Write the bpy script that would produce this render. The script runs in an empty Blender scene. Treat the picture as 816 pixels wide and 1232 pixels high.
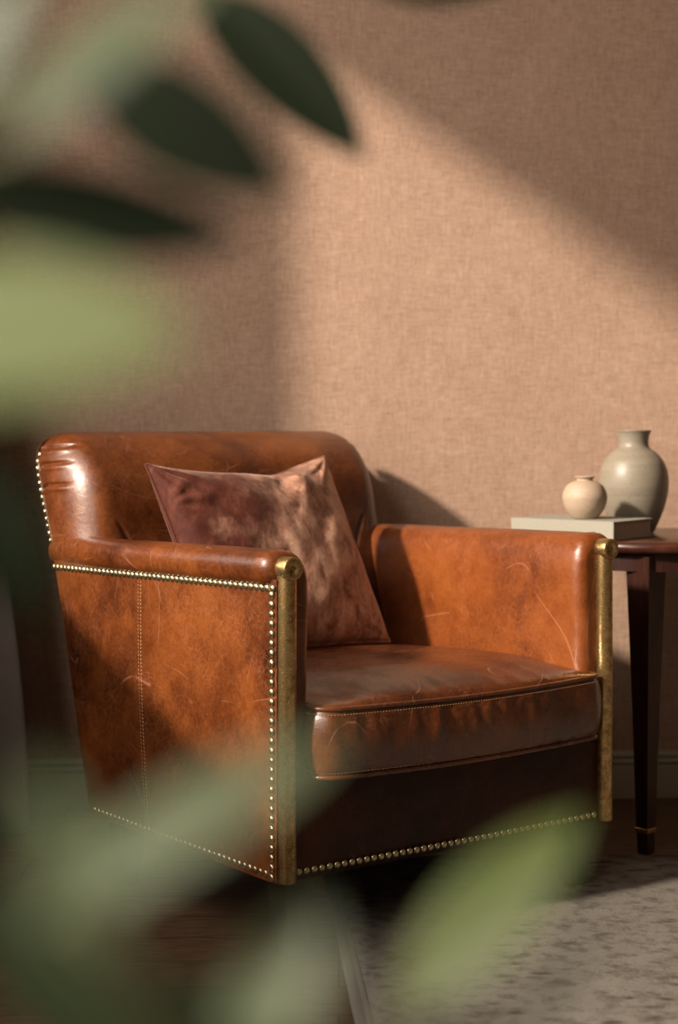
import bpy, bmesh, math, random
from mathutils import Vector, Matrix, noise
random.seed(7)
C = bpy.context.scene.collection
S = bpy.context.scene
PI = math.pi

# ------------------------------------------------------------------ camera
cam_d = bpy.data.cameras.new('camera')
cam = bpy.data.objects.new('camera', cam_d); C.objects.link(cam)
cam.location = (0, 0, 0.9); cam.rotation_euler = (PI/2, 0, 0)
cam_d.sensor_fit = 'VERTICAL'; cam_d.sensor_height = 36; cam_d.sensor_width = 24
cam_d.lens = 2064/1232*36
cam_d.shift_y = -109/1232
cam_d.dof.use_dof = True; cam_d.dof.focus_distance = 3.05
cam_d.dof.aperture_fstop = 2.6
cam_d.clip_start = 0.02
S.camera = cam
# ------------------------------------------------------------------ light and exposure
S.view_settings.view_transform = 'Standard'; S.view_settings.look = 'None'
S.view_settings.gamma = 1; S.view_settings.use_curve_mapping = False
S.view_settings.exposure = 0.0
w = bpy.data.worlds.new('world'); S.world = w; w.use_nodes = True
bg = w.node_tree.nodes['Background']; bg.inputs[0].default_value = (1.0, 0.90, 0.79, 1); bg.inputs[1].default_value = 4.3
sd = bpy.data.lights.new('sun', 'SUN'); sun = bpy.data.objects.new('sun', sd); C.objects.link(sun)
sd.energy = 7.0; sd.angle = math.radians(3.8); sd.color = (1.0, 0.86, 0.70)
SUN_DIR = Vector((1.36, 1.0, -0.915))
sun.rotation_euler = SUN_DIR.to_track_quat('-Z', 'Y').to_euler(); sun.location = (-3, 0, 3)
WX = -1.0                                   # window wall
def portal(y0, y1, z0, z1):
    d = bpy.data.lights.new('window_portal', 'AREA'); o = bpy.data.objects.new('window_portal', d); C.objects.link(o)
    d.shape = 'RECTANGLE'; d.size = y1-y0; d.size_y = z1-z0; d.cycles.is_portal = True
    o.location = (WX-0.02, (y0+y1)/2, (z0+z1)/2)
    o.rotation_euler = (PI/2, 0, -PI/2)
WIN = [(-0.62, 3.385, 0.81, 2.50)]
for y0, y1, z0, z1 in WIN: portal(y0, y1, z0, z1)
S.cycles.use_denoising = True
S.cycles.max_bounces = 10; S.cycles.diffuse_bounces = 6
S.cycles.sample_clamp_indirect = 6

# ------------------------------------------------------------------ material helpers
class NT:
    def __init__(s, name):
        s.m = bpy.data.materials.new(name); s.m.use_nodes = True
        s.t = s.m.node_tree; s.b = s.t.nodes['Principled BSDF']
        s.tc = s.n('ShaderNodeTexCoord').outputs['Object']
    def n(s, ty, **kw):
        n = s.t.nodes.new(ty)
        for k, v in kw.items(): setattr(n, k, v)
        return n
    def l(s, a, b): s.t.links.new(a, b)
    def mapping(s, scale=(1,1,1), rot=(0,0,0), vec=None):
        m = s.n('ShaderNodeMapping'); m.inputs['Scale'].default_value = scale; m.inputs['Rotation'].default_value = rot
        s.l(vec or s.tc, m.inputs['Vector']); return m.outputs[0]
    def noise(s, scale, detail=4, rough=.5, vec=None, dist=0):
        m = s.n('ShaderNodeTexNoise'); m.inputs['Scale'].default_value = scale; m.inputs['Detail'].default_value = detail
        m.inputs['Roughness'].default_value = rough; m.inputs['Distortion'].default_value = dist
        s.l(vec or s.tc, m.inputs['Vector']); return m.outputs['Fac']
    def vor(s, scale, feature='F1', vec=None, rnd=1):
        m = s.n('ShaderNodeTexVoronoi', feature=feature); m.inputs['Scale'].default_value = scale
        m.inputs['Randomness'].default_value = rnd
        s.l(vec or s.tc, m.inputs['Vector']); return m.outputs['Distance']
    def ramp(s, fac, stops):
        r = s.n('ShaderNodeValToRGB'); e = r.color_ramp.elements
        while len(e) < len(stops): e.new(.5)
        for i, (p, c) in enumerate(stops):
            e[i].position = p; e[i].color = (c, c, c, 1) if isinstance(c, (int, float)) else (*c, 1)
        s.l(fac, r.inputs[0]); return r.outputs[0]
    def mix(s, fac, a, b, mode='MIX'):
        m = s.n('ShaderNodeMix', data_type='RGBA', blend_type=mode)
        for v, i in ((fac, 0), (a, 6), (b, 7)):
            if hasattr(v, 'is_linked') or hasattr(v, 'links'): s.l(v, m.inputs[i])
            elif i == 0: m.inputs[0].default_value = v
            else: m.inputs[i].default_value = (*v, 1)
        return m.outputs[2]
    def math(s, op, a, b=0, clamp=False):
        m = s.n('ShaderNodeMath', operation=op, use_clamp=clamp)
        for v, i in ((a, 0), (b, 1)):
            if isinstance(v, (int, float)): m.inputs[i].default_value = v
            else: s.l(v, m.inputs[i])
        return m.outputs[0]
    def warp(s, scale, amt, vec=None):
        m = s.n('ShaderNodeTexNoise'); m.inputs['Scale'].default_value = scale; m.inputs['Detail'].default_value = 2
        s.l(vec or s.tc, m.inputs['Vector'])
        a = s.n('ShaderNodeVectorMath', operation='MULTIPLY_ADD')
        s.l(m.outputs['Color'], a.inputs[0]); a.inputs[1].default_value = (amt,)*3; s.l(vec or s.tc, a.inputs[2])
        return a.outputs[0]
    def bump(s, h, strength=.3, dist=.002, prev=None):
        m = s.n('ShaderNodeBump'); m.inputs['Strength'].default_value = strength; m.inputs['Distance'].default_value = dist
        s.l(h, m.inputs['Height'])
        if prev: s.l(prev, m.inputs['Normal'])
        return m.outputs[0]
    def set(s, **kw):
        names = dict(col='Base Color', rough='Roughness', metal='Metallic', spec='Specular IOR Level', normal='Normal',
                     coat='Coat Weight', coatr='Coat Roughness', sheen='Sheen Weight', sheenr='Sheen Roughness', sheent='Sheen Tint', sub='Subsurface Weight')
        for k, v in kw.items():
            i = s.b.inputs[names[k]]
            if isinstance(v, tuple): i.default_value = (*v, 1)
            elif isinstance(v, (int, float)): i.default_value = v
            else: s.l(v, i)
        return s.m

def leather(name, c_dark, c_mid, c_light, wear=1.0, rough=.36, coat=.22):
    s = NT(name)
    big = s.noise(4.5, 3, .55, dist=.3)
    med = s.noise(26, 4, .65)
    fine = s.noise(150, 4, .7)
    f = s.math('ADD', s.math('MULTIPLY', big, .50), s.math('ADD', s.math('MULTIPLY', med, .22), s.math('MULTIPLY', fine, .28)))
    col = s.ramp(f, [(.37, c_dark), (.50, c_mid), (.62, c_light)])
    # crackle veins and a few long scratches, paler than the hide
    wv = s.warp(45, .022)
    e1 = s.vor(62, 'DISTANCE_TO_EDGE', wv)
    l1 = s.math('MULTIPLY', s.ramp(e1, [(0, 1), (.055, 0)]), s.ramp(s.noise(11, 4, .6), [(.44, 0), (.66, 1)]))
    def iso(vec, sc, wdt, m0, msc):
        fr_ = s.math('FRACT', s.math('MULTIPLY', s.noise(sc, 1.0, .3, vec), 9))
        a_ = s.math('ABSOLUTE', s.math('SUBTRACT', fr_, .5))
        return s.math('MULTIPLY', s.ramp(a_, [(0, 1), (wdt, 0)]), s.ramp(s.noise(msc, 2, .5, vec), [(m0, 0), (m0+.06, 1)]))
    l2 = iso(s.mapping((1, .8, .45), (.5, .3, .9)), 3.0, .014, .56, 11)
    l3 = s.math('MAXIMUM', iso(s.mapping((.5, 1, 1), (1.1, .6, .2)), 3.4, .014, .56, 14), iso(s.mapping((1, .5, 1), (.2, 1.0, 2.2)), 3.8, .016, .56, 16))
    ln = s.math('MAXIMUM', s.math('MULTIPLY', l1, .34*wear), s.math('MAXIMUM', s.math('MULTIPLY', l2, .70*wear), s.math('MULTIPLY', l3, .60*wear)))
    pale = tuple(min(1, c*1.35+.06) for c in c_light)
    col = s.mix(ln, col, pale)
    blot = s.ramp(s.noise(75, 4, .7), [(.58, 0), (.72, .5)])
    col = s.mix(blot, col, c_dark)
    pe = s.vor(420, 'F1', s.warp(80, .004))
    n1 = s.bump(pe, .22, .0008)
    n2 = s.bump(s.noise(24, 4, .55), .35, .004, n1)
    n3 = s.bump(ln, -.25, .001, n2)
    r = s.math('ADD', s.math('MULTIPLY', med, .18), rough-.09)
    return s.set(col=col, rough=r, normal=n3, spec=.5, coat=coat, coatr=.30)

M = {}
M['leather'] = leather('tan_leather', (.026, .0052, .0011), (.100, .024, .0042), (.180, .049, .0090))
M['leather_seat'] = leather('seat_leather', (.026, .006, .0015), (.085, .020, .004), (.155, .040, .0075), 1.5, .28, .5)
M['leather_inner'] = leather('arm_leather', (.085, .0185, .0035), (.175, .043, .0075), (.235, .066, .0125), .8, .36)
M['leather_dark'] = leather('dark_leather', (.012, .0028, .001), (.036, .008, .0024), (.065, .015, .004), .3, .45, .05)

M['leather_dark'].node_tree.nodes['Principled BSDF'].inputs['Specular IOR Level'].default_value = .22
def simple(name, col, rough=.5, metal=0, **kw):
    s = NT(name); return s.set(col=col, rough=rough, metal=metal, **kw)

s = NT('aged_brass')
n = s.noise(60, 5, .65); f = s.noise(260, 3, .7)
col = s.ramp(n, [(.32, (.21, .125, .042)), (.5, (.45, .285, .11)), (.7, (.64, .44, .20))])
col = s.mix(s.ramp(f, [(.60, 0), (.70, .75)]), col, (.16, .10, .04))
col = s.mix(s.ramp(s.noise(420, 1), [(.62, 0), (.68, .8)]), col, (.78, .65, .40))
M['brass'] = s.set(col=col, metal=.92, rough=s.ramp(n, [(.3, .42), (.7, .22)]), normal=s.bump(s.noise(170, 3), .15, .001))
s = NT('nail_brass'); M['nail'] = s.set(col=s.ramp(s.noise(90, 2), [(.35, (.38, .31, .17)), (.65, (.66, .58, .36))]), metal=.95, rough=.27)
M['thread'] = simple('tan_thread', (.40, .22, .10), .8)
M['thread_dark'] = simple('brown_thread', (.30, .15, .07), .8)
s = NT('black_wood'); M['blackwood'] = s.set(col=s.ramp(s.noise(20, 4, vec=s.mapping((6, 6, .6))), [(.3, (.010, .007, .006)), (.7, (.030, .019, .015))]), rough=.42)
s = NT('mahogany'); g = s.noise(16, 6, .6, s.mapping((1, 7, 1)), .3)
M['mahogany'] = s.set(col=s.ramp(g, [(.3, (.018, .005, .003)), (.55, (.050, .013, .006)), (.75, (.09, .027, .012))]), rough=.30, coat=.3, coatr=.2)
s = NT('mahogany_leg'); g = s.noise(16, 6, .6, s.mapping((7, 7, .8)), .3)
M['mahogany_leg'] = s.set(col=s.ramp(g, [(.3, (.012, .004, .003)), (.6, (.034, .009, .005)), (.75, (.06, .017, .009))]), rough=.34)
# woven wall cloth
s = NT('wall_cloth')
a = s.noise(1, 5, .7, s.mapping((260, 260, 30))); b = s.noise(1, 5, .7, s.mapping((30, 30, 260)))
blo = s.noise(6, 4, .6); blo2 = s.noise(210, 3, .75)
f = s.math('ADD', s.math('MULTIPLY', a, .34), s.math('ADD', s.math('MULTIPLY', b, .34), s.math('ADD', s.math('MULTIPLY', blo, .10), s.math('MULTIPLY', blo2, .22))))
col = s.ramp(f, [(.38, (.275, .170, .120)), (.50, (.39, .255, .185)), (.62, (.51, .352, .262))])
M['wall'] = s.set(col=col, rough=.9, spec=.15, normal=s.bump(s.math('ADD', a, b), .5, .0015))
M['plaster'] = simple('pale_plaster', (.20, .145, .10), .9)
M['ceiling'] = simple('ceiling_paint', (.42, .36, .29), .9)
M['trim'] = simple('grey_green_trim_paint', (.40, .38, .30), .5)
M['white_paint'] = simple('window_paint', (.5, .48, .43), .45)
# floor boards running across
s = NT('floor_boards')
br = s.n('ShaderNodeTexBrick'); br.offset = .37; br.inputs['Scale'].default_value = 1
br.inputs['Brick Width'].default_value = 1.7; br.inputs['Row Height'].default_value = .13; br.inputs['Mortar Size'].default_value = .0022
br.inputs['Color1'].default_value = (.75, .75, .75, 1); br.inputs['Color2'].default_value = (1.1, 1.1, 1.1, 1); br.inputs['Mortar'].default_value = (.12, .12, .12, 1)
s.l(s.tc, br.inputs['Vector'])
g = s.noise(14, 8, .65, s.mapping((1, 16, 1)), .3)
col = s.ramp(g, [(.28, (.032, .016, .008)), (.5, (.092, .050, .027)), (.72, (.18, .11, .062))])
col = s.mix(1.0, col, br.outputs['Color'], 'MULTIPLY')
M['floor'] = s.set(col=col, rough=s.ramp(g, [(.3, .5), (.7, .38)]), normal=s.bump(g, .2, .002))
# rug
s = NT('rug_wool')
pile = s.noise(150, 5, .75); cl = s.noise(7, 4, .6)
sv = s.vor(1, 'F1', s.warp(2.2, .55, s.mapping((13, 30, 1))))
sv.node.voronoi_dimensions = '2D'
spots = s.ramp(sv, [(.14, .9), (.36, 0)])
mask = s.ramp(s.noise(6, 3, .6), [(.50, 0), (.60, .85)])
mot = s.noise(30, 5, .7)
col = s.mix(cl, (.15, .135, .115), (.26, .24, .215))
col = s.mix(s.math('MULTIPLY', pile, .5), col, (.10, .085, .068))
col = s.mix(s.ramp(mot, [(.47, 0), (.66, .8)]), col, (.085, .072, .058))
col = s.mix(s.math('MULTIPLY', spots, mask), col, (.038, .027, .020))
M['rug'] = s.set(col=col, rough=.95, spec=.05, normal=s.bump(pile, .5, .005))
s = NT('rug_edge'); M['rug_edge'] = s.set(col=s.mix(s.noise(1, 3, .6, s.mapping((900, 12, 1))), (.10, .09, .075), (.17, .155, .13)), rough=.95)
# velvet
s = NT('rose_velvet')
cr = s.noise(1, 6, .68, s.mapping((26, 26, 11)), .6); cr2 = s.noise(95, 4, .7)
cf = s.math('ADD', s.math('MULTIPLY', cr, .75), s.math('MULTIPLY', cr2, .25))
sx = s.n('ShaderNodeSeparateXYZ'); s.l(s.tc, sx.inputs[0])      # shaded left and lit right half put into the colour, with crushed patches
lit_side = s.math('ADD', s.math('MULTIPLY', sx.outputs[0], 5.0), s.math('MULTIPLY', s.math('SUBTRACT', s.noise(7, 4, .6), .5), 3.0))
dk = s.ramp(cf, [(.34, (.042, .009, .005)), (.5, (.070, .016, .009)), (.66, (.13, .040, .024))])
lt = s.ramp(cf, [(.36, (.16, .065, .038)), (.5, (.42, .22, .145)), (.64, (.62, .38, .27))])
col = s.mix(s.ramp(s.math('ADD', lit_side, .4), [(0, 0), (1, 1)]), dk, lt)
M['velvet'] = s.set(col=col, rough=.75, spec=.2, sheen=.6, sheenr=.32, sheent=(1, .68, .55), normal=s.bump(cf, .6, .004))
# stoneware
def stone(name, lo, hi, speck, rough):
    s = NT(name); band = s.noise(1, 4, .6, s.mapping((3, 3, 75))); sp = s.noise(260, 3, .7)
    col = s.mix(band, lo, hi); col = s.mix(s.ramp(sp, [(.56, 0), (.68, .55)]), col, speck)
    return s.set(col=col, rough=rough, normal=s.bump(s.math('ADD', band, s.math('MULTIPLY', sp, .4)), .35, .0015))
M['vase_grey'] = stone('grey_stoneware', (.16, .136, .102), (.31, .265, .205), (.07, .054, .038), .42)
M['vase_cream'] = stone('cream_stoneware', (.33, .24, .17), (.46, .35, .255), (.20, .13, .085), .6)
s = NT('linen_cloth'); a = s.noise(1, 3, .6, s.mapping((1400, 1400, 200))); b = s.noise(1, 3, .6, s.mapping((200, 200, 1400)))
M['linen'] = s.set(col=s.mix(s.math('MULTIPLY', s.math('ADD', a, b), .5), (.20, .185, .15), (.37, .345, .285)), rough=.9, normal=s.bump(s.math('ADD', a, b), .4, .001))
s = NT('page_edges'); M['pages'] = s.set(col=s.mix(s.noise(1, 2, .5, s.mapping((10, 10, 2200))), (.30, .22, .15), (.50, .40, .29)), rough=.9)
s = NT('curtain_cloth'); a = s.noise(1, 3, .6, s.mapping((600, 600, 60)))
M['curtain'] = s.set(col=s.mix(a, (.11, .085, .075), (.17, .14, .12)), rough=.95, sheen=.2)
M['clay'] = simple('clay_pot', (.20, .10, .06), .8)
M['soil'] = simple('soil', (.03, .02, .014), 1)
M['stem'] = simple('plant_stem', (.10, .10, .045), .7)
def leafmat(name, c, c2, vein, rough=.33, trans=.25):
    s = NT(name)
    col = s.mix(s.noise(30, 3), c, c2)
    m = s.set(col=col, rough=rough, spec=.55 if rough < .7 else .2)
    tr = s.n('ShaderNodeBsdfTranslucent'); s.l(s.mix(.5, col, vein), tr.inputs[0])
    mx = s.n('ShaderNodeMixShader'); mx.inputs[0].default_value = trans
    out = s.t.nodes['Material Output']
    s.l(s.b.outputs[0], mx.inputs[1]); s.l(tr.outputs[0], mx.inputs[2]); s.l(mx.outputs[0], out.inputs[0])
    return m
M['leaf_dark'] = leafmat('deep_green_leaf', (.004, .008, .002), (.008, .015, .005), (.02, .035, .005), .8, .06)
M['leaf_mid'] = leafmat('mid_green_leaf', (.014, .024, .010), (.026, .040, .018), (.06, .11, .02), .45, .2)
M['leaf_pale'] = leafmat('sage_leaf', (.088, .118, .066), (.135, .17, .10), (.22, .28, .12), .38, .4)
M['leaf_light'] = leafmat('light_sage_leaf', (.17, .22, .10), (.23, .28, .14), (.38, .46, .18), .38, .4)
M['leaf_green'] = leafmat('fresh_green_leaf', (.065, .10, .017), (.095, .13, .024), (.18, .25, .045), .42, .5)

# ------------------------------------------------------------------ mesh helpers
def link(name, verts, faces, mat, parent=None, smooth=True):
    me = bpy.data.meshes.new(name); me.from_pydata([tuple(v) for v in verts], [], faces); me.validate()
    bm = bmesh.new(); bm.from_mesh(me); bmesh.ops.remove_doubles(bm, verts=bm.verts, dist=1e-6)
    bmesh.ops.recalc_face_normals(bm, faces=bm.faces); bm.to_mesh(me); bm.free()
    me.materials.append(mat)
    if smooth:
        for p in me.polygons: p.use_smooth = True
    o = bpy.data.objects.new(name, me); C.objects.link(o)
    if parent: o.parent = parent
    return o
def tag(o, label=None, cat=None, group=None, kind=None):
    for k, v in (('label', label), ('category', cat), ('group', group), ('kind', kind)):
        if v: o[k] = v
    return o
def empty(name, loc, rz=0):
    o = bpy.data.objects.new(name, None); C.objects.link(o); o.location = loc; o.rotation_euler = (0, 0, rz)
    o.empty_display_size = .1; return o
def grid_faces(n, m, closed_n=False, closed_m=False, base=0):
    fs = []
    for i in range(n if closed_n else n-1):
        for j in range(m if closed_m else m-1):
            a = i*m+j; b = ((i+1) % n)*m+j; c = ((i+1) % n)*m+(j+1) % m; d = i*m+(j+1) % m
            fs.append((base+a, base+b, base+c, base+d))
    return fs
def lathe(prof, n=48, cx=0, cy=0):
    vs = [(cx+r*math.cos(2*PI*k/n), cy+r*math.sin(2*PI*k/n), z) for r, z in prof for k in range(n)]
    return vs, grid_faces(len(prof), n, False, True)
def box(x0, x1, y0, y1, z0, z1):
    v = [(x, y, z) for x in (x0, x1) for y in (y0, y1) for z in (z0, z1)]
    f = [(0,1,3,2), (4,6,7,5), (0,4,5,1), (2,3,7,6), (0,2,6,4), (1,5,7,3)]
    return v, f
def join(parts):
    V, F = [], []
    for v, f in parts:
        b = len(V); V += list(v); F += [tuple(i+b for i in q) for q in f]
    return V, F
def bevel(o, w, seg=3):
    m = o.modifiers.new('bevel', 'BEVEL'); m.width = w; m.segments = seg; m.limit_method = 'ANGLE'; m.angle_limit = math.radians(35)
    o.data.set_sharp_from_angle(angle=math.radians(40)) if hasattr(o.data, 'set_sharp_from_angle') else None
    return o
def tube(pts, r, n=10, closed=False, caps=True):
    P = [Vector(p) for p in pts]; N = len(P); vs = []
    R = r if isinstance(r, (list, tuple)) else [r]*N
    up = Vector((0, 0, 1)); prev = None
    for i in range(N):
        t = (P[(i+1) % N]-P[i-1]) if closed else (P[min(i+1, N-1)]-P[max(i-1, 0)])
        t.normalize()
        if prev is None:
            a = t.cross(up if abs(t.z) < .9 else Vector((1, 0, 0))).normalized()
        else:
            a = (prev-t*prev.dot(t)).normalized()
        prev = a; b = t.cross(a)
        for k in range(n):
            an = 2*PI*k/n; vs.append(P[i]+(a*math.cos(an)+b*math.sin(an))*R[i])
    fs = grid_faces(N, n, closed, True)
    if caps and not closed:
        fs += [tuple(range(n)), tuple(reversed(range((N-1)*n, N*n)))]
    return vs, fs
def interp(tab, x):
    if x <= tab[0][0]: return tab[0][1]
    for (a, b), (c, d) in zip(tab, tab[1:]):
        if x <= c: t = (x-a)/(c-a); t = t*1.0; return b+(d-b)*t
    return tab[-1][1]
def smooth(t): t = max(0, min(1, t)); return t*t*(3-2*t)

# ------------------------------------------------------------------ the room
def ywall(x): return 4.06+.074*x
RX, RY, H = 2.6, -1.6, 2.75
tag(link('floor', *box(WX-.2, RX+.2, RY-.2, 4.5, -.06, 0), M['floor'], smooth=False), kind='structure')
tag(link('ceiling', *box(WX-.2, RX+.2, RY-.2, 4.5, H, H+.08), M['ceiling'], smooth=False), kind='structure')
v = [(WX-.2, ywall(WX-.2), 0), (RX+.2, ywall(RX+.2), 0), (RX+.2, ywall(RX+.2)+.14, 0), (WX-.2, ywall(WX-.2)+.14, 0)]
v += [(a, b, H) for a, b, _ in v]
tag(link('wall_back', v, [(0,1,2,3), (4,7,6,5), (0,4,5,1), (1,5,6,2), (2,6,7,3), (3,7,4,0)], M['wall'], smooth=False), kind='structure')
tag(link('wall_right', *box(RX, RX+.12, RY, ywall(RX), 0, H), M['plaster'], smooth=False), kind='structure')
tag(link('wall_front', *box(WX-.12, RX+.12, RY-.12, RY, 0, H), M['plaster'], smooth=False), kind='structure')
(ya, yb, z0, z1), = WIN
parts = [box(WX-.14, WX, RY, ywall(WX)+.1, 0, z0), box(WX-.14, WX, RY, ywall(WX)+.1, z1, H),
         box(WX-.14, WX, RY, ya, z0, z1), box(WX-.14, WX, yb, ywall(WX)+.1, z0, z1)]
tag(link('wall_left', *join(parts), M['plaster'], smooth=False), kind='structure')
for i, (y0, y1, a, b) in enumerate(WIN):
    t = .035
    fr = [box(WX-.11, WX-.06, y0, y0+t, a, b), box(WX-.11, WX-.06, y1-t, y1, a, b), box(WX-.11, WX-.06, y0, y1, a, a+t), box(WX-.11, WX-.06, y0, y1, b-t, b)]
    root = empty('window_%d' % (i+1), (0, 0, 0)); tag(root, kind='structure')
    link('window_frame', *join(fr), M['white_paint'], root, False)
    link('window_sill', *box(WX-.05, WX+.03, y0-.02, y1+.02, a-.03, a), M['white_paint'], root, False)
# skirting board with two beads
prof = [(0, 0), (.017, 0), (.017, .074), (.0135, .078), (.010, .0805), (.0165, .0835), (.0175, .088), (.0155, .0925), (.009, .0945), (.008, .097), (.0135, .0985), (.0145, .103), (.0125, .107), (.006, .110), (0, .111)]
vs = []
for x in (WX, RX):
    for d, z in prof: vs.append((x, ywall(x)-d, z))
npf = len(prof); fs = [(i, i+1, npf+i+1, npf+i) for i in range(npf-1)]
tag(link('baseboard_back', vs, fs, M['trim'], smooth=False), kind='structure')
tag(link('baseboard_left', *box(WX, WX+.016, RY, ywall(WX)-.02, 0, .11), M['trim'], smooth=False), kind='structure')

# ------------------------------------------------------------------ rug
rx0, rx1, ry0, ry1, rt = -.035, 2.1, 1.2, 3.52, .010
def rug_pt(x, y): return (x+(.065*(3.52-y)/1.0-0.0), y)
rug = empty('rug', (1.0, 2.4, 0)); tag(rug, 'pale grey wool rug with dark flecks under the front of the leather armchair', 'rug')
nx, ny = 60, 60; vs = []
def rugv(x, y, z): 
    px = x+.065*(3.52-y); return (px-1.0, y-2.4, z)
for i in range(nx):
    for j in range(ny):
        x = rx0+.016+(rx1-rx0-.016)*i/(nx-1); y = ry0+(ry1-ry0)*j/(ny-1)
        vs.append(rugv(x, y, rt+.0014*noise.noise(Vector((x*18, y*18, 0)))))
fs = grid_faces(nx, ny); b = len(vs)
vs += [rugv(rx0+.016, ry0, 0), rugv(rx0+.016, ry1, 0), rugv(rx1, ry1, 0), rugv(rx1, ry0, 0)]
fs += [tuple([b, b+1]+[ny-1-j for j in range(ny)]), tuple([b+1, b+2]+[i*ny+ny-1 for i in reversed(range(nx))])]
link('pile', vs, fs, M['rug'], rug)
bd = []
for xo in (rx0, ):
    pr = [(-.004, .0), (-.004, .007), (0, .009), (.010, .0102), (.012, .0092), (.014, .0092), (.016, .0104), (.022, .0100)]
    vv = [rugv(xo+dx, ry0+(ry1-ry0)*j/40, z+.0008) for j in range(41) for dx, z in pr]
    bd.append((vv, grid_faces(41, len(pr))))
link('bound_edge', *join(bd), M['rug_edge'], rug)

# ------------------------------------------------------------------ armchair
AX, AY = Vector((.7986, .602)), Vector((-.602, .7986))
W = .7476
chair = empty('armchair', (-.087+.7986*W/2-.602*.42, 2.85+.602*W/2+.7986*.42, 0), math.atan2(.602, .7986))
tag(chair, 'worn tan leather club armchair with brass posts and nailhead trim, standing before the wall', 'armchair')
def L(u, v, z): return Vector((u-W/2, v-.42, z))
def cpart(name, vs, fs, mat, parent=None, smooth=True):
    return link(name, vs, fs, mat, parent or chair, smooth)
VB = [(.13, .665), (.30, .718), (.50, .778), (.63, .822), (.70, .852), (.78, .885), (.83, .897), (.87, .895)]
def vb(z): return interp(VB, z)
def vbs(z): return sum(vb(z+k*.012) for k in (-2, -1, 0, 1, 2))/5
UO = -.021                     # outer plane of the left side
RC = .05
def mir(u, side): return u if side < 0 else W-u
def armdrop(v): return -.016*max(0, v)/.75
def seam_z(v): return .632+armdrop(v)

for side in (-1, 1):
    # outer side panel
    vs = []; nz, nv = 40, 60
    for i in range(nz):
        f = i/(nz-1)
        for j in range(nv):
            g = j/(nv-1)
            zb = .134; v0 = .002
            zz = zb+(.64-zb)*f; v1 = vbs(zz)-.042
            v = v0+(v1-v0)*g; z = zb+(seam_z(v)+.006-zb)*f
            bul = .006*math.sin(PI*g)*math.sin(PI*f)
            u = UO-bul+.0025*smooth((.018-v)/.018)
            # stitched seam as a shallow valley
            u += .0022*math.exp(-((v-(.415+.03*f))/.004)**2)
            vs.append(L(mir(u, side), v, z))
    cpart('side_panel', vs, grid_faces(nz, nv), M['leather'])
    # arm: roll over the top, inner face
    sec = [(-.021, .628), (-.028, .6315), (-.0345, .640), (-.0375, .652), (-.0365, .664), (-.031, .6745), (-.021, .6815), (-.008, .685), (.010, .6855), (.026, .682), (.040, .6735), (.050, .660), (.0555, .642), (.058, .61), (.0585, .56), (.0575, .50), (.056, .44), (.054, .38), (.052, .30)]
    # resample smoother
    sm = []
    for i in range(len(sec)-1):
        p0 = sec[max(i-1, 0)]; p1 = sec[i]; p2 = sec[i+1]; p3 = sec[min(i+2, len(sec)-1)]
        for k in range(4):
            t = k/4
            sm.append(tuple(.5*((2*p1[q])+(-p0[q]+p2[q])*t+(2*p0[q]-5*p1[q]+4*p2[q]-p3[q])*t*t+(-p0[q]+3*p1[q]-3*p2[q]+p3[q])*t**3) for q in (0, 1)))
    sm.append(sec[-1])
    RF = .024; st = []
    for k in range(9):
        th = PI/2*k/8; st.append((.004+RF*(1-math.cos(th)) if False else .004+RF*(1-math.sin(th)), 1-math.cos(PI/2-th) if False else (1-math.cos(PI/2*(1-k/8)))))
    st = [(.006+RF*(1-math.cos(PI/2*k/8)), 1-math.sin(PI/2*k/8)) for k in range(9)]
    for v in [.05+.03*k for k in range(0, 26)]: st.append((v, 0))
    vs = []
    cu, cz = .010, .655
    for v, q in st:
        for (u, z) in sm:
            ins = RF*q
            uu, zz = u, z+armdrop(v)
            if z > .625:
                d = Vector((u-cu, z-cz)); ln = max(d.length, .001); dn = d/ln
                uu -= dn.x*min(ins, ln*.75); zz -= dn.y*min(ins, ln*.75)
            else:
                uu -= ins if u > 0 else -ins*.3
            if z > .60:   # soft puckers where the hide gathers at the cap
                uu += 0; zz -= .0016*math.exp(-((v-.030)/.006)**2)*math.sin(u*420)
            zz += .0016*noise.noise(Vector((u*9+side, v*14, z*9)))
            if u > .03: uu += .0035*noise.noise(Vector((v*7+3*side, z*9, 2)))
            if v > .5 and z > .60 and u < .03:   # outer end of the roll tucks under the back
                uu += .012*smooth((v-.62)/.16)
            vs.append(L(mir(uu, side), v, zz))
    n = len(sm); fs = grid_faces(len(st), n)
    fs.append(tuple(range(n)))
    cpart('arm', vs, fs, M['leather_inner'] if side > 0 else M['leather'])
    # narrow leather front of the arm beside the post
    v_, f_ = box(0, 1, 0, 1, 0, 1)
    a0, a1 = (.000, .046) if side < 0 else (W-.046, W)
    vs = [L(a0+(a1-a0)*x, .010+.05*y, .134+.50*z) for x, y, z in v_]
    o = cpart('arm_front', vs, f_, M['leather_dark'], smooth=False); bevel(o, .006)
    # brass post with horizontal cap
    pc = mir(0, side)
    pv, pf = lathe([(0, .134), (.0155, .134), (.0165, .136), (.0165, .645), (0, .645)], 40, pc-W/2, -.42)
    post = cpart('post', pv, pf, M['brass']); bevel(post, .0004, 1); post['label'] = 'aged brass post'
    cp = [(0, -.0195), (.003, -.0195), (.0035, -.0180), (.0045, -.0180), (.005, -.0210), (.0175, -.0210), (.0192, -.0195), (.0198, -.018), (.0198, .020), (.0185, .0215), (0, .0215)]
    vs, fs = [], []
    for r, vv in cp:
        for k in range(40):
            an = 2*PI*k/40; vs.append(L(pc+r*math.cos(an), vv, .6555+r*math.sin(an)))
    cap = link('post_cap', vs, grid_faces(len(cp), 40, False, True), M['brass'], post)

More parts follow.
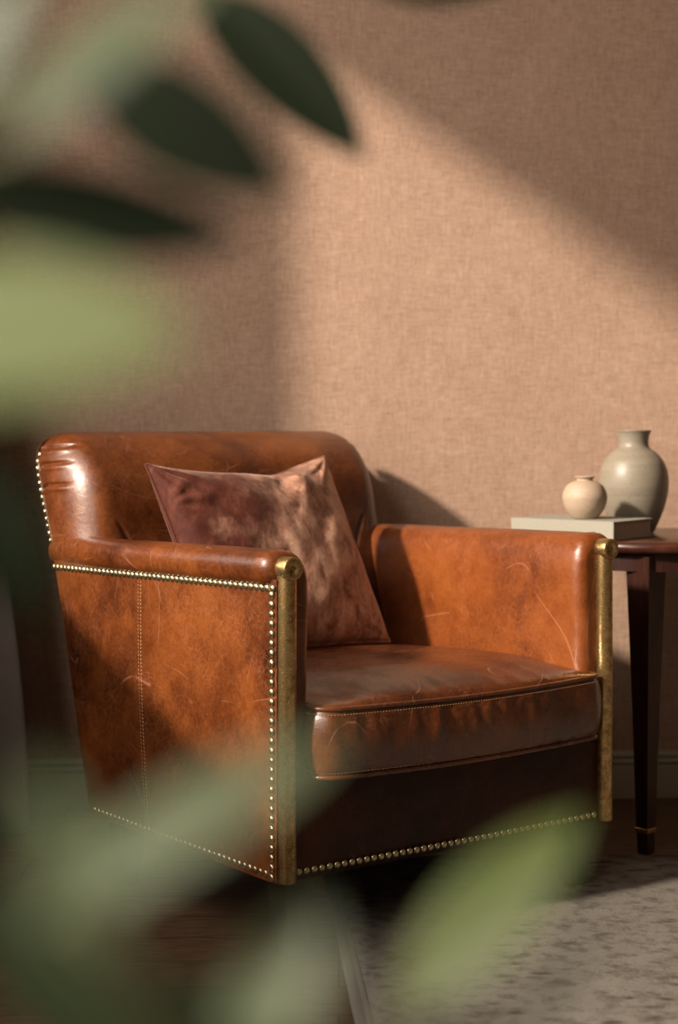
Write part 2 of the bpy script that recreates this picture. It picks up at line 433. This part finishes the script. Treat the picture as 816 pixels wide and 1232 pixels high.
# backrest cushion: bulge on a leaning outline
def ztop(u):
    r = .068; e = max(0, (UO+r)-u, u-(W-UO-r)); e = min(e, r)
    return .868-r*.95*(1-math.sqrt(max(0, 1-(e/r)**2)))
def bevelprof(t, n=2.3): return max(0, 1-min(1, max(0, t))**n)**(1/n)
nu, nb = 260, 300; vs = []
HT = [(.35, .125), (.55, .125), (.66, .13), (.76, .155), (.86, .155)]
for i in range(nu):
    s_ = -math.cos(PI*i/(nu-1)); s_ = s_*.75+(2*i/(nu-1)-1)*.25
    u = W/2+s_*(W/2-UO)
    zt = ztop(u)
    for j in range(nb):
        q = math.sin(PI/2*j/(nb-1))*.7+.3*j/(nb-1)
        z = .36+(zt-.36)*q
        e = min(u-UO, W-UO-u)
        ku = bevelprof(1-e/.085); kz = bevelprof(1-(zt-z)/.11)
        h = sum(interp(HT, z+k*.012) for k in range(-4, 5))/9
        h = h*ku*kz
        h += .004*noise.noise(Vector((u*5, z*6, 1)))*ku*kz
        du = 0
        # gathered pleats at the upper corners, one pucker above the arm
        for ue in (u-UO, W-UO-u):
            if ue < .12:
                for z0, sl in ((.838, .34), (.808, .26), (.768, .18)):
                    zc = z0+sl*h*.35
                    wd = smooth(h/.015)*smooth((.110-h)/.05)
                    g = wd*(-.0060*math.exp(-((z-zc)/.0030)**2)+.0030*math.exp(-((z-zc+.008)/.005)**2))
                    nu_ = max(0, min(1, 1-ue/.085)); du += -g*nu_ if ue == u-UO else g*nu_; h += g*(1-nu_*.6)
                h -= .008*math.exp(-((ue-.105+(z-.66)*.5)/.0045)**2)*smooth((.708-z)/.04)*ku
        cz = .010*ku*(1-kz)*1.0
        vs.append(L(u+du, vbs(z)-.038-h, z+cz))
cpart('backrest', vs, grid_faces(nu, nb), M['leather'])
# outer back panel, wrapping the rear corners
vs = []; ring = []
for k in range(9):
    a = PI/2*k/8; ring.append((UO+RC*(1-math.cos(a)), -(.042)*(1-math.sin(a))))
for k in range(1, 40): ring.append((UO+RC+(W-2*UO-2*RC)*k/40, 0))
ring += [(W-u, d) for u, d in reversed(ring[:9])]
nzb = 60
for i in range(nzb):
    for (u, d) in ring:
        zt = ztop(min(max(u, UO+.0005), W-UO-.0005))
        z = .134+(zt+.002-.134)*i/(nzb-1)
        vs.append(L(u, vbs(z)+d, z))
o = cpart('back_panel', vs, grid_faces(nzb, len(ring)), M['leather'])
m = o.modifiers.new('thick', 'SOLIDIFY'); m.thickness = .004; m.offset = -1
# front rail, seat base
vs = []
for i in range(60):
    u = .012+(W-.024)*i/59
    for j in range(20):
        z = .133+.195*j/19
        vs.append(L(u, .004-.004*math.sin(PI*i/59)*math.sin(PI*j/19)+.0012*noise.noise(Vector((u*20, z*30, 0))), z))
b = len(vs); fs = grid_faces(60, 20)
vs += [L(.012, .05, .133), L(W-.012, .05, .133), L(W-.012, .05, .328), L(.012, .05, .328)]
fs += [tuple([b, b+1]+[i*20 for i in reversed(range(60))]), tuple([b+3, b+2]+[i*20+19 for i in reversed(range(60))])]
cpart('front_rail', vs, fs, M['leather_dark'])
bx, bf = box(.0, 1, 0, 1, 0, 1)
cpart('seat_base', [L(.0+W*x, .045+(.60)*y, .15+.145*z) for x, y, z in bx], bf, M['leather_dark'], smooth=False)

# seat cushion
def rrect(u0, u1, v0, v1, r, n, off=0):
    pts = []; cor = [(u1-r, v0+r, -PI/2), (u1-r, v1-r, 0), (u0+r, v1-r, PI/2), (u0+r, v0+r, PI)]
    segs = [(u1-u0-2*r), (v1-v0-2*r)]
    out = []
    for ci, (cu_, cv_, a0) in enumerate(cor):
        for k in range(13):
            a = a0+PI/2*k/12; out.append((cu_+(r+off)*math.cos(a), cv_+(r+off)*math.sin(a), math.cos(a), math.sin(a)))
        nx_ = cor[(ci+1) % 4]; a1 = a0+PI/2
        e = (nx_[0]+(r+off)*math.cos(a1), nx_[1]+(r+off)*math.sin(a1)); s0 = out[-1]
        for k in range(1, n): t = k/n; out.append((s0[0]+(e[0]-s0[0])*t, s0[1]+(e[1]-s0[1])*t, math.cos(a1), math.sin(a1)))
    return out
U0, U1, V0, V1 = .052, W-.048, -.027, .66
base = rrect(U0, U1, V0, V1, .042, 90)
ZT, ZB = .4205, .305
def flare(u, v):      # wider where it comes out in front of the arms
    k = smooth((.012-v)/.02); 
    return u+(-.006 if u < W/2 else .014)*k*smooth(abs(u-W/2)/.25)
def frontbow(v, u): return v-.022*math.cos((u-W/2)/W*PI)*smooth((.1-v)/.12)
cu0, cv0 = W/2, (V0+V1)/2
vs = []; rows = 0
def addring(fn):
    global rows
    for (u, v, nx_, ny_) in base: vs.append(L(*fn(u, v, nx_, ny_)))
    rows += 1
def edge_z(u, v): return -.006*math.cos((u-W/2)/W*PI) if v < .1 else 0
NR = 46
for k in range(NR+1):
    r = k/NR
    rr = 1-(1-r)**1.0
    def f(u, v, a, b_, rr=rr):
        x = cu0+(u-cu0)*rr; y = cv0+(v-cv0)*rr
        ex = (x-cu0)/(U1-cu0); ey = (y-cv0)/(V1-cv0)
        cr = (1-abs(ex)**3.4)*(1-abs(ey)**4.2)
        edge = min(1, (1-rr)/.10)
        z = ZT+.038*cr**.6+.0035*noise.noise(Vector((x*8, y*8, 5)))*edge
        z -= .020*smooth((y-.12)/.5)
        z -= .010*math.exp(-((x-.13)/.05)**2-((y-.05)/.05)**2)
        # pulled folds running in from the seams
        wr = noise.noise(Vector((x*38, y*6, 3)))*smooth((.10-y)/.12)*edge*.0035
        z += wr+edge_z(x, y)*rr**6
        return flare(x, y), frontbow(y, x), z
    addring(f)
NB = 26
for k in range(1, NB):
    t = k/NB
    def f(u, v, a, b_, t=t):
        bul = .013*math.sin(PI*t)**.6-.003*(math.exp(-(t/.06)**2)+math.exp(-((1-t)/.06)**2))
        z = ZT+(ZB-ZT)*t+edge_z(u, v)*(1-t)-.004*t*math.cos((u-W/2)/W*PI)
        wr = 0
        if v < .05:
            wr = .0058*noise.noise(Vector((u*34, t*1.3, 7)))*smooth(1-t*1.15)*smooth(t*7)
            wr += .0030*noise.noise(Vector((u*75, t*2.0+u*6, 9)))*smooth(1-t*1.5)*smooth(t*8)
            wr -= .004*math.exp(-((t-.93)/.04)**2)*abs(noise.noise(Vector((u*22, 2, 1))))
        return flare(u, v)+a*bul, frontbow(v, u)+b_*(bul+wr), z
    addring(f)
for k in range(0, 9):
    rr = 1-k/8
    addring(lambda u, v, a, b_, rr=rr: (cu0+(flare(u, v)-cu0)*rr, cv0+(frontbow(v, u)-cv0)*rr, ZB-.004*math.cos((u-W/2)/W*PI)*rr-.004*(1-rr)))
cush = cpart('seat_cushion', vs, grid_faces(rows, len(base), False, True), M['leather_seat'])
def seamline(z, off, zo):
    out = []
    for (u, v, a, b_) in base:
        zz = z+(edge_z(u, v) if z > .36 else -.004*math.cos((u-W/2)/W*PI))
        out.append(L(flare(u, v)+a*off, frontbow(v, u)+b_*off, zz+zo))
    return out
link('piping', *tube(seamline(ZT, .002, 0), .0042, 8, True), M['leather_seat'], cush)
link('piping', *tube(seamline(ZB, .002, 0), .0042, 8, True), M['leather_seat'], cush)
def stitches(path, step, ln, r):
    parts = []; acc = 0
    P = [Vector(p) for p in path]
    for a, b_ in zip(P, P[1:]):
        d = (b_-a).length; t = acc
        while t < d:
            c = a+(b_-a)*(t/d); dr = (b_-a).normalized()*ln/2
            parts.append(tube([c-dr, c-dr*.5, c+dr*.5, c+dr], [r*.5, r, r, r*.5], 5)); t += step
        acc = t-d
    return join(parts)
fl = [p for p, bb in zip(seamline(ZT, .0085, -.0085), base) if bb[1] < .02]
fl.sort(key=lambda p: p.x)
st = link('stitching', *stitches(fl, .0060, .0032, .0006), M['thread'], cush); st['label'] = 'pale tan thread'
fl = [p for p, bb in zip(seamline(ZB, .0085, .0085), base) if bb[1] < .02]
fl.sort(key=lambda p: p.x)
link('stitching', *stitches(fl, .0060, .0032, .0005), M['thread_dark'], cush)
# side seam stitching (left and right)
for side in (-1, 1):
    ps = []
    for dv in (-.0048, .0048):
        path = []
        for i in range(60):
            f = i/59; v = .415+.03*f+dv; z = .14+(seam_z(v)-.145)*f
            g = v/(vbs(z)-.03); u = UO-.006*math.sin(PI*g)*math.sin(PI*f)-.0004+.0006
            path.append(L(mir(u, side), v, z))
        if dv > 0: ps.append(stitches(path, .0068, .0044, .0006))
        else: ps.append(stitches(path, .0068, .0044, .0009))
    o = cpart('seam_stitching', *join(ps), M['thread']); o['label'] = 'double row of pale thread'
# legs
def taper_leg(cu_, cv_, w0, w1, lean=0, zt=.138, zb=0):
    vs = []; 
    for z, w_ in ((zb, w1), (zt, w0)):
        for sx, sy in ((-1, -1), (1, -1), (1, 1), (-1, 1)):
            vs.append(L(cu_+sx*w_/2, cv_+sy*w_/2+(lean if z == zb else 0), z))
    return vs, [(3, 2, 1, 0), (4, 5, 6, 7), (0, 1, 5, 4), (1, 2, 6, 5), (2, 3, 7, 6), (3, 0, 4, 7)]
for cu_, cv_, lean, zb in ((.036, .040, 0, 0), (W-.045, .040, 0, .0112), (.040, .585, .02, 0), (W-.045, .585, .02, 0)):
    o = cpart('leg', *taper_leg(cu_, cv_, .062, .040, lean, .15, zb), M['blackwood'], smooth=False); bevel(o, .003)
# nail heads
nm_v, nm_f = [], []
nr = 5
for i in range(nr+1):
    a = PI/2*i/nr
    for k in range(12):
        b_ = 2*PI*k/12; nm_v.append((math.sin(a)*math.cos(b_), math.sin(a)*math.sin(b_), math.cos(a)*.62))
nm_f = grid_faces(nr+1, 12, False, True)
nails = []
def along(pts, step):
    P = [Vector(p) for p in pts]; out = [P[0].copy()]; acc = step
    for a, b_ in zip(P, P[1:]):
        d = (b_-a).length; t = acc
        while t <= d: out.append(a+(b_-a)*(t/d)); t += step
        acc = t-d
    return out
for side in (-1, 1):
    nrm = Vector((side, 0, 0))
    def pu(v, z):
        g = v/(vbs(z)-.03); f = (z-.134)/(.5)
        return UO-.006*math.sin(PI*max(0, min(1, g)))*math.sin(PI*max(0, min(1, f)))-.0003
    row = along([L(mir(pu(v/100, seam_z(v/100)-.009), side), v/100, seam_z(v/100)-.009) for v in range(1, 80)], .0158)
    col = along([L(mir(UO-.0003, side), .013, .612-.01*k) for k in range(0, 48)], .0162)
    bot = along([L(mir(pu(v/100, .146), side), v/100, .146) for v in range(3, 64)], .0158)
    bp = [(UO, z/100) for z in range(63, 80)]+[(UO+.068*(1-math.cos(math.radians(a))), .8034+.0646*math.sin(math.radians(a))) for a in range(4, 66, 4)]
    bk = along([L(mir(u_, side), vbs(z_)-.034, z_) for u_, z_ in bp], .0155)
    for grp, r in ((row, .0069), (col, .0067), (bot, .0057), (bk, .0063)):
        for p in grp:
            zc_ = p.z-.8034; nn = nrm
            if zc_ > 0: a_ = math.asin(min(1, zc_/.0646)); nn = Vector((side*math.cos(a_), 0, math.sin(a_)))
            nails.append((p, nn, r))
for p in along([L(.026+.01*k, .001-.003*math.sin(PI*k/69.6), .147) for k in range(0, 71)], .0158): nails.append((p, Vector((0, -1, 0)), .0064))
mw = Matrix.Translation(chair.location) @ Matrix.Rotation(chair.rotation_euler.z, 4, 'Z')
def vis(n_):
    p, nv_, r = n_; wp = mw @ p; wn = mw.to_3x3() @ nv_; d = (Vector((0, 0, .9))-wp)
    return r/d.length*max(0, wn.dot(d.normalized()))
nails.sort(key=vis, reverse=True)
nme = bpy.data.meshes.new('nail_head'); nme.from_pydata(nm_v, [], nm_f); nme.materials.append(M['nail'])
for p_ in nme.polygons: p_.use_smooth = True
def nmat(p, nv_, r):
    return Matrix.Translation(p) @ nv_.to_track_quat('Z', 'Y').to_matrix().to_4x4() @ Matrix.Diagonal((r, r, r, 1))
for p, nv_, r in nails[:100]:
    o = bpy.data.objects.new('nail_head', nme); C.objects.link(o); o.parent = chair; o.matrix_local = nmat(p, nv_, r*(1+random.uniform(-.04, .04)))
rest = []
for p, nv_, r in nails[100:]:
    mt = nmat(p, nv_, r); rest.append(([mt @ Vector(q) for q in nm_v], nm_f))
o = cpart('nail_heads', *join(rest), M['nail']); o['kind'] = 'stuff'; o['label'] = 'small brass nail heads'

# ------------------------------------------------------------------ velvet pillow leaning on the backrest
def wpt(u, v, z): p = mw @ L(u, v, z); return p
TL, TR, BR, BL = wpt(.092, .615, .815), wpt(.540, .625, .824), wpt(.612, .490, .437), wpt(.140, .445, .440)
cen = (TL+TR+BR+BL)/4
N = 90
nrmP = (TR-TL+BR-BL).cross(TL-BL+TR-BR).normalized()
if nrmP.y > 0: nrmP = -nrmP
def psurf(sgn):
    out = []
    for i in range(N):
        for j in range(N):
            x = 2*i/(N-1)-1; y = 2*j/(N-1)-1
            x = math.sin(x*PI/2)*.6+x*.4; y = math.sin(y*PI/2)*.6+y*.4
            # edges pull in between the corners
            xx = x*(1-.055*(1-y*y)*abs(x)); 
            yy = y*(1-(.15 if y > 0 else .05)*(1-x*x)*abs(y))
            if y > 0: yy -= .05*y*math.exp(-((x-.30)/.25)**2)
            a, b_ = (xx+1)/2, (yy+1)/2
            p = BL*(1-a)*(1-b_)+BR*a*(1-b_)+TR*a*b_+TL*(1-a)*b_
            t = ((1-x*x)*(1-y*y))**.42*.072
            e = min(1, 6*(1-abs(x)), 6*(1-abs(y)))
            wv = .010*noise.noise(Vector((x*2.2+4, y*2.2, 1)))+.0035*noise.noise(Vector((x*7, y*5, 3)))
            # folds from the top right corner and the left edge
            wv -= .010*math.exp(-(((x-.30)+(1-y)*.2)/.07)**2)*smooth((y-.45)/.4)
            wv += .008*math.exp(-(((x-.50)+(1-y)*.25)/.10)**2)*smooth((y-.3)/.5)
            d = math.atan2(y-.55, x+1.0); rr = math.hypot(x+1, y-.55)
            wv += .004*math.sin(d*9)*math.exp(-(rr/.35)**2)
            for (kx, ky) in ((-1, 1), (1, 1), (1, -1), (-1, -1)):
                rr = math.hypot(x-kx, y-ky); d = math.atan2(y-ky, x-kx)
                wv += .0035*math.sin(d*13)*math.exp(-((rr-.2)/.16)**2)
            out.append(p+nrmP*sgn*(t+(wv*e*(1 if sgn > 0 else .4)))-cen)
    return out
pil = empty('pillow', cen); tag(pil, 'square rose brown velvet cushion leaning on the backrest of the armchair', 'cushion')
A = psurf(1); B = psurf(-1)
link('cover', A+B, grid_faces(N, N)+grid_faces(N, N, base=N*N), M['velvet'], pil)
ed = [A[i*N] for i in range(N)]+[A[(N-1)*N+j] for j in range(1, N)]+[A[i*N+N-1] for i in reversed(range(N-1))]+[A[j] for j in reversed(range(1, N-1))]
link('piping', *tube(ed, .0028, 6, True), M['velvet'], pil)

# ------------------------------------------------------------------ side table, book, vases
TX, TY, TZ, TR_ = .69, 3.785, .650, .262
tab = empty('side_table', (TX, TY, 0)); tag(tab, 'round dark mahogany side table with tapering legs beside the armchair', 'side table')
vs, fs = lathe([(0, TZ-.024), (TR_-.012, TZ-.024), (TR_-.003, TZ-.021), (TR_, TZ-.012), (TR_-.002, TZ-.004), (TR_-.008, TZ), (0, TZ)], 96)
o = link('tabletop', vs, fs, M['mahogany'], tab)
vs, fs = lathe([(0, TZ-.023), (TR_-.028, TZ-.023), (TR_-.028, TZ-.062), (TR_-.045, TZ-.062), (TR_-.045, TZ-.028), (0, TZ-.028)], 96)
link('apron', vs, fs, M['mahogany_leg'], tab, False)
for dg in (-103.5, 16.5, 136.5):
    a = math.radians(dg); cx, cy = .208*math.cos(a), .208*math.sin(a); fx, fy = .216*math.cos(a), .216*math.sin(a)
    rings = []; 
    for z, w_ in ((0, .0230), (.004, .025), (.046, .0262), (.047, .030), (.052, .030), (.053, .0285), (.30, .040), (TZ-.03, .060)):
        t = z/TZ; c = (fx+(cx-fx)*t, fy+(cy-fy)*t)
        for k in range(4):
            # camera facing corner, one face slightly wider than the other
            an = math.radians(-92+90*k); rings.append((c[0]+w_*.707*math.cos(an), c[1]+w_*.707*math.sin(an), z))
    fs = grid_faces(8, 4, False, True)+[(0, 1, 2, 3), (31, 30, 29, 28)]
    o = link('leg', rings, fs, M['mahogany_leg'], tab, False)
    # brass ferrule
    rg = []
    for z, w_ in ((.044, .0275), (.045, .0312), (.053, .0312), (.054, .0285)):
        t = z/TZ; c = (fx+(cx-fx)*t, fy+(cy-fy)*t)
        for k in range(4):
            an = math.radians(-92+90*k); rg.append((c[0]+w_*.707*math.cos(an), c[1]+w_*.707*math.sin(an), z))
    link('ferrule', rg, grid_faces(4, 4, False, True), M['brass'], o, False)
# book
near = Vector((.577, 3.592)); e1 = Vector((-.778, .628)); e2 = Vector((.628, .778)); BL_, BW, BT = .255, .168, .040
bk = empty('book', (near.x, near.y, TZ), math.atan2(e2.y, e2.x)); tag(bk, 'thick cream linen covered book lying flat on the side table', 'book')
# local x = across (e2), local y = along the spine (e1)
link('page_block', *box(.006, BW-.006, .004, BL_-.004, .0035, BT-.0035), M['pages'], bk, False)
cov = [box(-.002, BW, 0, BL_, 0, .0032), box(-.002, BW, 0, BL_, BT-.0032, BT), box(-.004, .003, 0, BL_, 0, BT)]
o = link('cover', *join(cov), M['linen'], bk, False); bevel(o, .0012, 2); o['label'] = 'cream linen cover'
def vase(name, x, y, z, prof, mat, label):
    r = empty(name, (x, y, z)); tag(r, label, 'vase')
    P = [(p[0], p[1]) for p in prof]; out = []
    for i in range(len(P)-1):
        p0 = P[max(i-1, 0)]; p1 = P[i]; p2 = P[i+1]; p3 = P[min(i+2, len(P)-1)]
        for k in range(5):
            t = k/5; out.append(tuple(.5*((2*p1[q])+(-p0[q]+p2[q])*t+(2*p0[q]-5*p1[q]+4*p2[q]-p3[q])*t*t+(-p0[q]+3*p1[q]-3*p2[q]+p3[q])*t**3) for q in (0, 1)))
    out.append(P[-1]); out = [(max(0, a), b_) for a, b_ in out]
    split = max(range(len(out)), key=lambda i: out[i][1])
    link('body', *lathe(out[:split+1], 64), mat, r)
    link('inside', *lathe(out[split:], 64), mat, r)
vase('vase', .662, 3.853, TZ, [(0, .001), (.040, .001), (.047, .006), (.060, .035), (.072, .070), (.0775, .105), (.076, .135), (.066, .162), (.050, .180), (.038, .189), (.0335, .197), (.0335, .210), (.037, .224), (.0395, .2285), (.038, .2305), (.034, .226), (.029, .210), (.029, .195), (.050, .172), (.070, .13), (.068, .08), (.04, .012), (0, .010)], M['vase_grey'],
     'tall grey brown stoneware vase with short flared neck, behind the book on the side table')
vase('vase', .531, 3.705, TZ+BT, [(0, .0005), (.022, .0005), (.029, .004), (.041, .020), (.0475, .040), (.047, .055), (.039, .071), (.027, .0795), (.0185, .082), (.017, .0855), (.020, .0885), (.0215, .0905), (.0195, .0918), (.014, .088), (.013, .083), (.034, .070), (.042, .050), (.040, .030), (.02, .008), (0, .006)], M['vase_cream'],
     'small round cream vase with tiny neck standing on the linen book')

# ------------------------------------------------------------------ curtain beside the window
vs = []; nz, nk = 40, 160
for i in range(nz):
    f = i/(nz-1); z = .012+(2.62-.012)*f
    fl_ = .10+.23*(1-f)**1.0*(1 if z < 2 else 1)
    fl_ = .305 if z < .02 else .305-.16*smooth(z/1.6)
    for k in range(nk):
        t = k/(nk-1); y = 3.70+.17*t
        ph = t*PI*9
        x = WX+.03+fl_*(.5+.5*math.sin(ph+.3*math.sin(f*4)))*(.75+.25*math.sin(t*5+1))
        vs.append((x-(WX+.1), y+.012*math.sin(ph*2+1)-3.8, z))
cu_ = empty('curtain', (WX+.1, 3.8, 0)); tag(cu_, 'greyish pink floor length curtain at the left edge behind the armchair', 'curtain')
o = link('drape', vs, grid_faces(nz, nk), M['curtain'], cu_)
md = o.modifiers.new('thick', 'SOLIDIFY'); md.thickness = .003
link('curtain_rod', *tube([(-.07, -3.3, 2.63), (-.07, .15, 2.63)], .012, 16), M['brass'], cu_)

# ------------------------------------------------------------------ potted plants close to the camera
def leaf_mesh(base, tip, width, nrm, curl=.12, fold=.18, wave=.0):
    base, tip, nrm = Vector(base), Vector(tip), Vector(nrm)
    ax = tip-base; ln = ax.length; a = ax/ln; nrm = (nrm-a*nrm.dot(a)).normalized(); sd_ = a.cross(nrm)
    vs = []; NA, NBk = 26, 13
    for i in range(NA):
        t = i/(NA-1)
        wd = width/2*(math.sin(PI*min(1, t**.85))**.75)*(1 if t < .9 else 1)
        if t > .86: wd *= 1-.35*((t-.86)/.14)
        for j in range(NBk):
            q = 2*j/(NBk-1)-1
            h = -curl*ln*(t*t)+curl*ln*t*.6+fold*abs(q)*wd+wave*math.sin(t*14+q)*abs(q)
            if abs(q) < .12: h -= .0012
            vs.append(base+a*ln*t+sd_*q*wd+nrm*h)
    return vs, grid_faces(NA, NBk)
def plant(name, pot, hp, rp, label, trunk, leaves, cat='potted plant'):
    r = empty(name, (pot[0], pot[1], 0)); tag(r, label, cat)
    off = Vector((pot[0], pot[1], 0))
    link('pot', *lathe([(0, 0), (rp*.72, 0), (rp*.75, .005), (rp*.98, hp-.04), (rp*1.06, hp-.038), (rp*1.06, hp), (rp*.95, hp), (rp*.93, hp-.05), (0, hp-.05)], 48), M['clay'], r)
    link('soil', *lathe([(0, hp-.045), (rp*.5, hp-.035), (rp*.93, hp-.046)], 32), M['soil'], r)
    T = [Vector(p)-off for p in trunk]
    link('stem', *tube(T, [.011-.006*i/(len(T)-1) for i in range(len(T))], 10), M['stem'], r)
    for (b_, t_, wd, nr_, mt, cl) in leaves:
        bb = Vector(b_)-off; tt = Vector(t_)-off
        o = link('leaf', *leaf_mesh(bb, tt, wd, nr_, cl), M[mt], r)
        near_ = min(T, key=lambda p: (p-bb).length)
        mid = (near_+bb)/2+Vector((0, 0, -.01))
        link('petiole', *tube([near_, mid, bb, bb+(tt-bb)*.04], [.0032, .0026, .0018, .0008], 8), M['stem'], o)
    return r

plant('potted_plant', (-.42, .85, 0), .34, .16, 'tall dark leaved plant with blurred leaves across the upper left of the view',
 [(-.42, .85, .28), (-.41, .82, .7), (-.34, .74, .98), (-.27, .78, 1.17), (-.16, .90, 1.29), (-.04, .95, 1.31)], [
    ((-0.0727, 0.92, 1.1304), (0.0148, 0.9, 1.0391), 0.0459, (0.5, -0.8, -0.2), 'leaf_dark', 0.1),
    ((-0.0822, 0.56, 1.0159), (-0.0157, 0.56, 0.9738), 0.0353, (0.4, -0.8, -0.3), 'leaf_dark', 0.1),
    ((-0.1179, 0.52, 0.9723), (-0.0259, 0.52, 0.9552), 0.0302, (0.2, -0.8, -0.5), 'leaf_dark', 0.02),
    ((-0.079, 0.42, 0.9676), (-0.0326, 0.44, 1.0187), 0.0292, (-0.6, -0.75, 0.3), 'leaf_pale', 0.1),
    ((-0.0888, 0.4, 0.9731), (-0.0723, 0.4, 1.0099), 0.0194, (-0.6, -0.7, 0.3), 'leaf_pale', 0.1),
    ((-0.106, 0.36, 0.9178), (-0.0302, 0.36, 0.919), 0.0375, (-0.7, -0.65, 0.4), 'leaf_light', 0.02),
    ((0.0052, 0.9, 1.1385), (0.0968, 0.9, 1.132), 0.0327, (0, -0.8, -0.5), 'leaf_dark', 0.1),
    ((-0.1158, 0.5, 0.892), (-0.0855, 0.5, 0.8423), 0.0266, (0.4, -0.8, -0.2), 'leaf_dark', 0.1),
])
plant('potted_plant', (-.05, .58, 0), .30, .14, 'low plant with blurred pale green leaves across the bottom of the view',
 [(-.05, .58, .25), (-.055, .56, .45), (-.05, .55, .60), (.0, .56, .66)], [
    ((0.0194, 0.52, 0.7229), (0.075, 0.53, 0.7798), 0.0285, (-0.4, -0.8, 0.4), 'leaf_green', 0.08),
    ((-0.0641, 0.38, 0.7899), (0.0004, 0.4, 0.8287), 0.0236, (-0.7, -0.6, 0.4), 'leaf_pale', 0.08),
    ((-0.0458, 0.34, 0.7974), (-0.0614, 0.34, 0.832), 0.0148, (-0.6, -0.7, 0.4), 'leaf_pale', 0.1),
    ((-0.0453, 0.45, 0.7315), (-0.0977, 0.45, 0.7794), 0.0305, (0.1, -0.8, 0.3), 'leaf_mid', 0.1),
    ((-0.0238, 0.4, 0.7483), (-0.0035, 0.4, 0.789), 0.0213, (-0.3, -0.8, 0.4), 'leaf_pale', 0.1),
    ((0.0465, 0.5, 0.7176), (0.078, 0.5, 0.7515), 0.0063, (0.2, -0.8, 0.1), 'leaf_mid', 0.1),
    ((-0.0068, 0.5, 0.72), (-0.0843, 0.5, 0.7345), 0.0218, (0.2, -0.8, 0.2), 'leaf_dark', 0.1),
])
